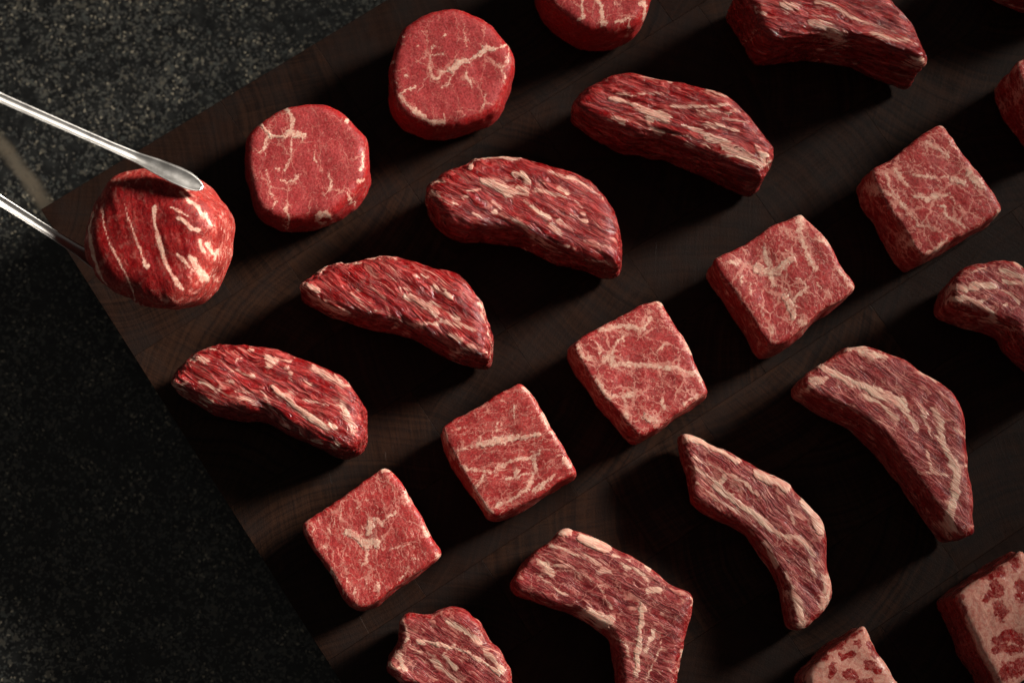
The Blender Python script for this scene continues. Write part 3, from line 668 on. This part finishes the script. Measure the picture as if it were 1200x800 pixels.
beef('beef_cube', 'cube with a large cream fat junction spreading over its top', 'beef', G_C, (810, 235, 4.0),
 [(40,325),(130,265),(260,200),(400,110),(520,50),(560,100),(630,180),(690,270),(750,350),(782,405),(750,450),(680,510),(580,570),(470,670),(400,720),(320,750),(280,690),(220,590),(150,490),(90,400)],
 35, 'cube', 60,
 [(46,[(300,320),(350,330),(400,330)]),(36,[(400,330),(440,290),(480,270)]),(24,[(340,220),(345,260),(370,300)]),(36,[(180,290),(215,290)]),(30,[(380,360),(390,400)]),(36,[(440,450),(470,490),(480,550)]),(20,[(480,470),(510,440),(540,410)]),(14,[(490,360),(520,380),(540,410)]),
  (34,[(500,90),(515,70),(520,110),(510,140)]),(26,[(510,140),(520,200),(560,300)]),(26,[(560,280),(580,310)]),(14,[(450,230),(480,250)]),(26,[(600,180),(630,200)]),(26,[(740,390),(765,400)]),(24,[(700,330),(730,360)]),(14,[(420,400),(470,440)]),(26,[(380,600),(385,620)]),
  (30,[(510,560),(530,570)]),(14,[(520,200),(490,170),(440,150)]),(12,[(270,380),(280,440)]),(12,[(230,330),(240,400)]),(12,[(330,500),(350,560)]),(12,[(590,380),(640,440)])], fat_parts=[('fat_patch',[(300,320),(400,330)]),('fat_seam',[(440,450)])])
beef('beef_cube', 'cube with a cream fat patch on its right edge, right of the other whole cubes', 'beef', G_C, (990, 130, 4.0),
 [(50,318),(150,260),(290,170),(400,90),(458,52),(500,120),(560,200),(640,290),(700,380),(743,450),(740,495),(660,550),(560,610),(450,670),(340,740),(285,772),(240,710),(180,600),(120,510),(70,420)],
 36, 'cube', 40,
 [(36,[(340,400),(400,410),(440,400)]),(24,[(440,395),(480,390)]),(50,[(590,290),(620,330),(640,350)]),(40,[(500,320),(560,330)]),(22,[(460,450),(480,490),(520,520),(560,550)]),(26,[(110,290),(130,340),(180,370),(230,400)]),(16,[(200,290),(210,350),(250,400),(300,480),(350,530),(420,550)]),
  (26,[(250,560),(290,600),(320,620)]),(20,[(240,270),(270,310),(290,350)]),(20,[(450,60),(460,70)]),(24,[(500,150),(520,170)]),(18,[(380,150),(430,180),(480,210)]),(30,[(720,470),(740,490)]),(12,[(500,410),(540,460),(570,490)]),(16,[(480,600),(430,640),(390,660)]),(14,[(310,300),(400,310),(480,310)]),(14,[(250,480),(320,490)])], fat_parts=[('fat_patch',[(590,290),(500,320)])])
beef('beef_cube', 'dim cube cut off by the upper right edge of the picture', 'beef', G_C, (1080, 40, 6.667), None, 42, 'cube', 70,
 [(36,[(620,330),(650,360),(670,430)]),(30,[(740,380),(790,420)]),(36,[(770,570),(790,610)]),(26,[(720,500),(740,550)]),(14,[(690,290),(760,240)])],
 outline_px=[(1165.5,95.5),(1170,88),(1185,79),(1198,70),(1235,48),(1262,82),(1296,132),(1298,142),(1262,162),(1226,186),(1212,184),(1194,160),(1185,148),(1176,136),(1168,112)])

# --- curved strips
beef('beef_strip', 'ragged strip with torn pale fat at the bottom edge of the picture', 'beef', G_S, (440, 700, 6.667), None, 31, 'strip', 35,
 [(40,[(330,350),(420,355),(500,370),(600,380)]),(30,[(600,380),(720,420),(860,520),(960,600)]),(50,[(720,280),(780,320),(830,350)]),(40,[(560,200),(620,220),(680,260)]),(44,[(850,400),(920,480),(990,580)]),(50,[(170,440),(200,490),(240,540)]),(44,[(450,480),(520,550),(600,620),(660,660)]),
  (40,[(560,460),(620,540)]),(20,[(300,420),(380,430),(440,470)]),(30,[(210,180),(250,300),(220,340)]),(34,[(100,520),(170,560),(260,560)]),(16,[(540,410),(550,450)])],
 outline_px=[(452,784),(455,776),(459.5,763),(465.5,757),(468.5,733),(479,721),(497,723),(509,722.5),(524,714),(542,713),(551,721),(560,736),(573.5,755.5),(587,769),(596,784),(599,800),(602,825),(600,850),(585,870),(565,860),(550,840),(530,825),(500,812),(470,800)], lump=1.8, fat_parts=[('fat_seam',[(330,350),(600,380)])])
beef('beef_strip', 'bent strip with a white fat cap and a fat knob in its inner elbow', 'beef', G_S, (585, 610, 4.2125),
 [(35,320),(100,210),(180,140),(240,110),(300,45),(330,40),(400,60),(500,95),(600,145),(700,195),(780,245),(870,325),(950,370),(948,440),(925,550),(900,660),(880,770),(865,840),(840,900),(760,940),(640,930),(590,880),(575,790),(570,690),(540,580),(480,535),(420,495),(350,455),(240,425),(130,385),(60,360)],
 33, 'strip', 28,
 [(44,[(310,50),(340,60)]),(50,[(400,85),(460,110),(530,140)]),(44,[(190,190),(230,220),(260,260)]),(34,[(510,240),(550,250)]),(58,[(440,460),(490,470)]),(50,[(500,510),(550,500)]),(30,[(410,450),(430,480)]),(34,[(700,420),(710,500),(690,570),(680,640),(680,760)]),(24,[(760,540),(740,600),(720,640)]),
  (36,[(740,350),(790,340)]),(18,[(600,210),(680,250),(740,300)]),(16,[(240,120),(330,150),(420,180),(500,210)]),(14,[(260,210),(360,230),(440,280),(540,330)]),(14,[(200,270),(260,330),(340,370)]),(16,[(560,170),(640,200)]),(28,[(720,220),(750,240)]),(14,[(790,560),(800,620),(760,700),(730,780)]),
  (14,[(560,560),(620,600),(640,680)]),(12,[(470,310),(520,360),(560,430)]),(20,[(940,380),(945,420)]),(18,[(900,640),(880,740)])], fat_parts=[('fat_cap',[(310,50),(400,85)]),('fat_knob',[(440,460),(500,510)]),('fat_seam',[(700,420)])])
beef('beef_strip', 'slim arched strip with broken white fat along its outer edge', 'beef', G_S, (780, 500, 3.2),
 [(35,35),(60,22),(110,30),(200,75),(290,125),(380,170),(460,215),(520,265),(580,330),(605,400),(605,480),(628,570),(620,650),(590,700),(520,760),(490,772),(455,765),(445,690),(430,610),(390,530),(340,460),(290,400),(220,365),(140,325),(85,285),(75,190),(50,110)],
 21, 'strip', 45,
 [(36,[(80,35),(130,45)]),(28,[(150,60),(200,85),(270,125)]),(40,[(350,175),(400,205),(450,225)]),(42,[(520,280),(560,330),(585,390)]),(34,[(600,560),(610,620),(590,670)]),(30,[(190,220),(260,270),(320,310),(380,370),(430,400)]),(22,[(220,180),(200,215)]),(26,[(370,440),(400,480),(420,510)]),(28,[(470,620),(500,680),(510,750)]),
  (20,[(430,400),(500,420),(540,460)]),(20,[(480,410),(560,480)]),(14,[(90,140),(150,180),(230,240)]),(14,[(120,210),(200,270),(280,320),(340,370)]),(14,[(100,110),(180,150),(260,190),(350,250)]),(13,[(450,540),(480,600)]),(13,[(540,500),(560,560)]),(18,[(460,300),(480,360)])], fat_parts=[('fat_cap',[(80,35),(150,60)]),('fat_cap',[(350,175)]),('fat_cap',[(520,280)]),('fat_seam',[(190,220)])])
beef('beef_strip', 'wide bent strip with one pale fat seam running its whole length', 'beef', G_S, (910, 390, 3.075),
 [(42,200),(60,175),(130,130),(190,90),(240,45),(320,40),(400,70),(450,80),(490,95),(520,130),(580,165),(640,210),(675,260),(685,360),(695,480),(708,600),(710,740),(660,750),(610,765),(550,700),(470,590),(400,490),(340,410),(270,345),(180,300),(90,250),(45,225)],
 37, 'strip', 40,
 [(36,[(160,115),(210,140),(270,175),(330,195),(400,225),(450,250)]),(24,[(450,250),(480,300),(510,350)]),(26,[(570,280),(590,340),(600,400),(620,450)]),(34,[(620,450),(650,510),(640,570)]),(40,[(640,570),(625,640),(630,740)]),(24,[(120,170),(180,160),(110,200)]),(20,[(300,220),(370,250),(430,310)]),
  (24,[(300,60),(360,80),(400,90)]),(18,[(250,50),(330,50)]),(20,[(520,140),(570,170)]),(14,[(510,500),(580,505),(630,520)]),(14,[(500,240),(540,300),(560,380)]),(14,[(540,430),(560,490)]),(14,[(640,340),(680,370)]),(14,[(650,480),(690,480)]),(14,[(200,300),(290,340)])], fat_parts=[('fat_seam',[(160,115)]),('fat_seam',[(620,450),(640,570)])])
beef('beef_strip', 'dull purple strip cut off by the right edge below the cubes', 'beef', G_S, (1080, 290, 5.0), None, 38, 'strip', 35,
 [(50,[(190,220),(260,240),(360,220),(420,215)]),(34,[(180,290),(260,300),(320,330),(400,380),(450,430)]),(40,[(480,130),(540,160),(600,180)]),(30,[(480,200),(600,210)]),(24,[(560,80),(600,110)]),(22,[(470,250),(530,270),(580,320)]),(22,[(330,310),(380,310)]),(20,[(480,340),(500,330)]),(18,[(300,140),(380,110)]),(14,[(250,370),(340,400)]),(16,[(470,440),(560,470)])],
 outline_px=[(1092,366),(1098,338),(1114,328),(1132,314),(1154,306),(1180,303.6),(1192,305.6),(1200,311),(1225,335),(1245,375),(1262,420),(1268,450),(1250,466),(1225,452),(1198,430),(1188,422),(1176,412),(1168,396),(1156,390),(1136,383),(1116,378),(1096,372)], fat_parts=[('fat_seam',[(190,220)]),('fat_seam',[(180,290)])])

# --- fatty cubes
beef('beef_cube', 'wet fatty cube showing only its pointed corner at the bottom edge', 'beef', G_F, (920, 720, 8.0), None, 40, 'fatty', 30, wig=1.2, strokes=[(34,[(740,130),(770,200)]),(60,[(230,560),(330,480)])],
 outline_px=[(927.5,794),(932.5,786),(945,774),(964,756),(982.5,744),(1000,730),(1006,729),(1014,734),(1020,746),(1030,765),(1042.5,782.5),(1052.5,797.5),(1070,826),(1052,852),(1004,884),(978,887),(952,852),(932,812)],
 lean=[(110,[(300,390),(450,290),(600,180),(660,110)]),(60,[(520,390),(620,380)]),(80,[(790,480),(870,530)]),(60,[(680,270),(700,300)]),(90,[(580,540),(640,560)]),(50,[(440,450),(430,560)]),(60,[(800,290),(860,380)]),(50,[(120,600),(150,560)]),(60,[(700,640),(800,640)])])
beef('beef_cube', 'very fatty cube with dark red islands of lean at the lower right edge', 'beef', G_F, (1080, 630, 4.708), None, 42, 'fatty', 60, [], wig=1.2,
 outline_px=[(1095,703),(1112,689.5),(1139.5,672.5),(1165,653),(1190.5,636.5),(1196,640.6),(1225,680),(1262,735),(1244,760),(1196,800),(1166,826),(1152,822),(1141.6,798),(1127,774),(1114,745),(1101,717)],
 lean=[(66,[(195,330),(220,400)]),(40,[(225,430),(235,450)]),(50,[(350,200),(440,190)]),(52,[(400,255),(420,290),(350,330)]),(64,[(420,380),(440,430)]),(62,[(490,90),(520,150)]),(62,[(540,250),(545,320)]),(62,[(430,560),(500,530),(540,560)]),(46,[(420,610),(540,610)]),(80,[(480,740),(560,700)]),(40,[(150,300),(180,280)]),(40,[(590,420),(620,440)])])

# ------------------------------------------------------------------ tongs
STEEL = steel_material()
def strip_arm(name, path, width, sag, parent, thick=.0011, up_hint=None, nseg=70, prof=11):
    """sprung steel arm: a channelled strip swept along path, width and sag given along it"""
    P = np.array(path, float)
    seg = np.linalg.norm(np.diff(P, axis=0), axis=1); cum = np.concatenate([[0], np.cumsum(seg)]) / seg.sum()
    t = np.linspace(0, 1, nseg); t = t ** .85 if False else t
    Q = np.stack([np.interp(t, cum, P[:, k]) for k in range(3)], 1)
    for _ in range(6): Q[1:-1] = Q[1:-1] * .5 + .25 * (Q[2:] + Q[:-2])
    T = np.gradient(Q, axis=0); T /= np.linalg.norm(T, axis=1)[:, None]
    up = np.array(up_hint, float)
    B = np.cross(up, T); B /= np.linalg.norm(B, axis=1)[:, None]; U = np.cross(T, B)
    wv = np.interp(t, [a for a, _ in width], [b_ for _, b_ in width]); sv = np.interp(t, [a for a, _ in sag], [b_ for _, b_ in sag])
    V = []; F = []
    s = np.linspace(-1, 1, prof)
    for i in range(nseg):
        for side in (0, 1):
            for k in s:
                z = sv[i] * (k * k) - side * thick * (1 - .25 * k ** 8)
                V.append(Q[i] + B[i] * k * wv[i] * .5 * (1 - .04 * side) + U[i] * z)
    m_ = 2 * prof
    def idx(i, side, k): return i * m_ + side * prof + k
    for i in range(nseg - 1):
        for k in range(prof - 1):
            F.append((idx(i, 0, k), idx(i, 0, k + 1), idx(i + 1, 0, k + 1), idx(i + 1, 0, k)))
            F.append((idx(i, 1, k), idx(i + 1, 1, k), idx(i + 1, 1, k + 1), idx(i, 1, k + 1)))
        for k in (0, prof - 1):
            F.append((idx(i, 0, k), idx(i + 1, 0, k), idx(i + 1, 1, k), idx(i, 1, k)))
    for i in (0, nseg - 1):
        for k in range(prof - 1):
            F.append((idx(i, 0, k), idx(i, 0, k + 1), idx(i, 1, k + 1), idx(i, 1, k)))
    V = np.array(V) - np.array(parent.location)
    me = bpy.data.meshes.new(name); me.from_pydata(V.tolist(), [], F)
    b = bmesh.new(); b.from_mesh(me); bmesh.ops.recalc_face_normals(b, faces=b.faces[:]); b.to_mesh(me); b.free()
    me.materials.append(STEEL); me.shade_smooth()
    md = None
    o = bpy.data.objects.new(name, me); COL.objects.link(o); o.parent = parent
    return o

ua = at(238, 221, ZB + .1015); um = at(160, 186, ZB + .1065); ub = at(0, 116, ZB + .128)
la = at(150, 331, ZB + .049); lb_ = at(0, 236, ZB + .100)
joint = at(-560, -140, ZB + .215)
tongs = bpy.data.objects.new('tongs', None); COL.objects.link(tongs); tongs.location = joint; tongs.empty_display_size = .02
tag(tongs, 'slim steel tongs reaching in from the left to hold a medallion', 'tongs')
strip_arm('arm', [ua, um, ub, joint + np.array([0, .004, 0])], [(0, .0010), (.003, .0032), (.007, .0050), (.014, .0070), (.024, .0084), (.045, .0088), (.075, .0076), (.105, .0052), (.15, .0044), (.4, .0046), (1, .009)],
          [(0, .0002), (.03, .0014), (.08, .0014), (.14, .0011), (1, .0016)], tongs, up_hint=(.10, .28, 1), nseg=260)
strip_arm('arm', [la, la * .7 + lb_ * .3, lb_, joint - np.array([0, .004, 0])], [(0, .0010), (.003, .0032), (.007, .0050), (.014, .0070), (.024, .0084), (.045, .0088), (.075, .0076), (.105, .0052), (.15, .0044), (.4, .0046), (1, .009)],
          [(0, .0002), (.03, .0014), (.08, .0014), (.14, .0011), (1, .0016)], tongs, up_hint=(.10, .12, 1), nseg=260)
b = bmesh.new()
bmesh.ops.create_cone(b, cap_ends=True, segments=28, radius1=.008, radius2=.008, depth=.016)
bmesh.ops.bevel(b, geom=b.edges[:], offset=.001, segments=2, affect='EDGES')
me = bpy.data.meshes.new('spring_joint'); b.to_mesh(me); b.free(); me.materials.append(STEEL)
o = bpy.data.objects.new('spring_joint', me); COL.objects.link(o); o.parent = tongs
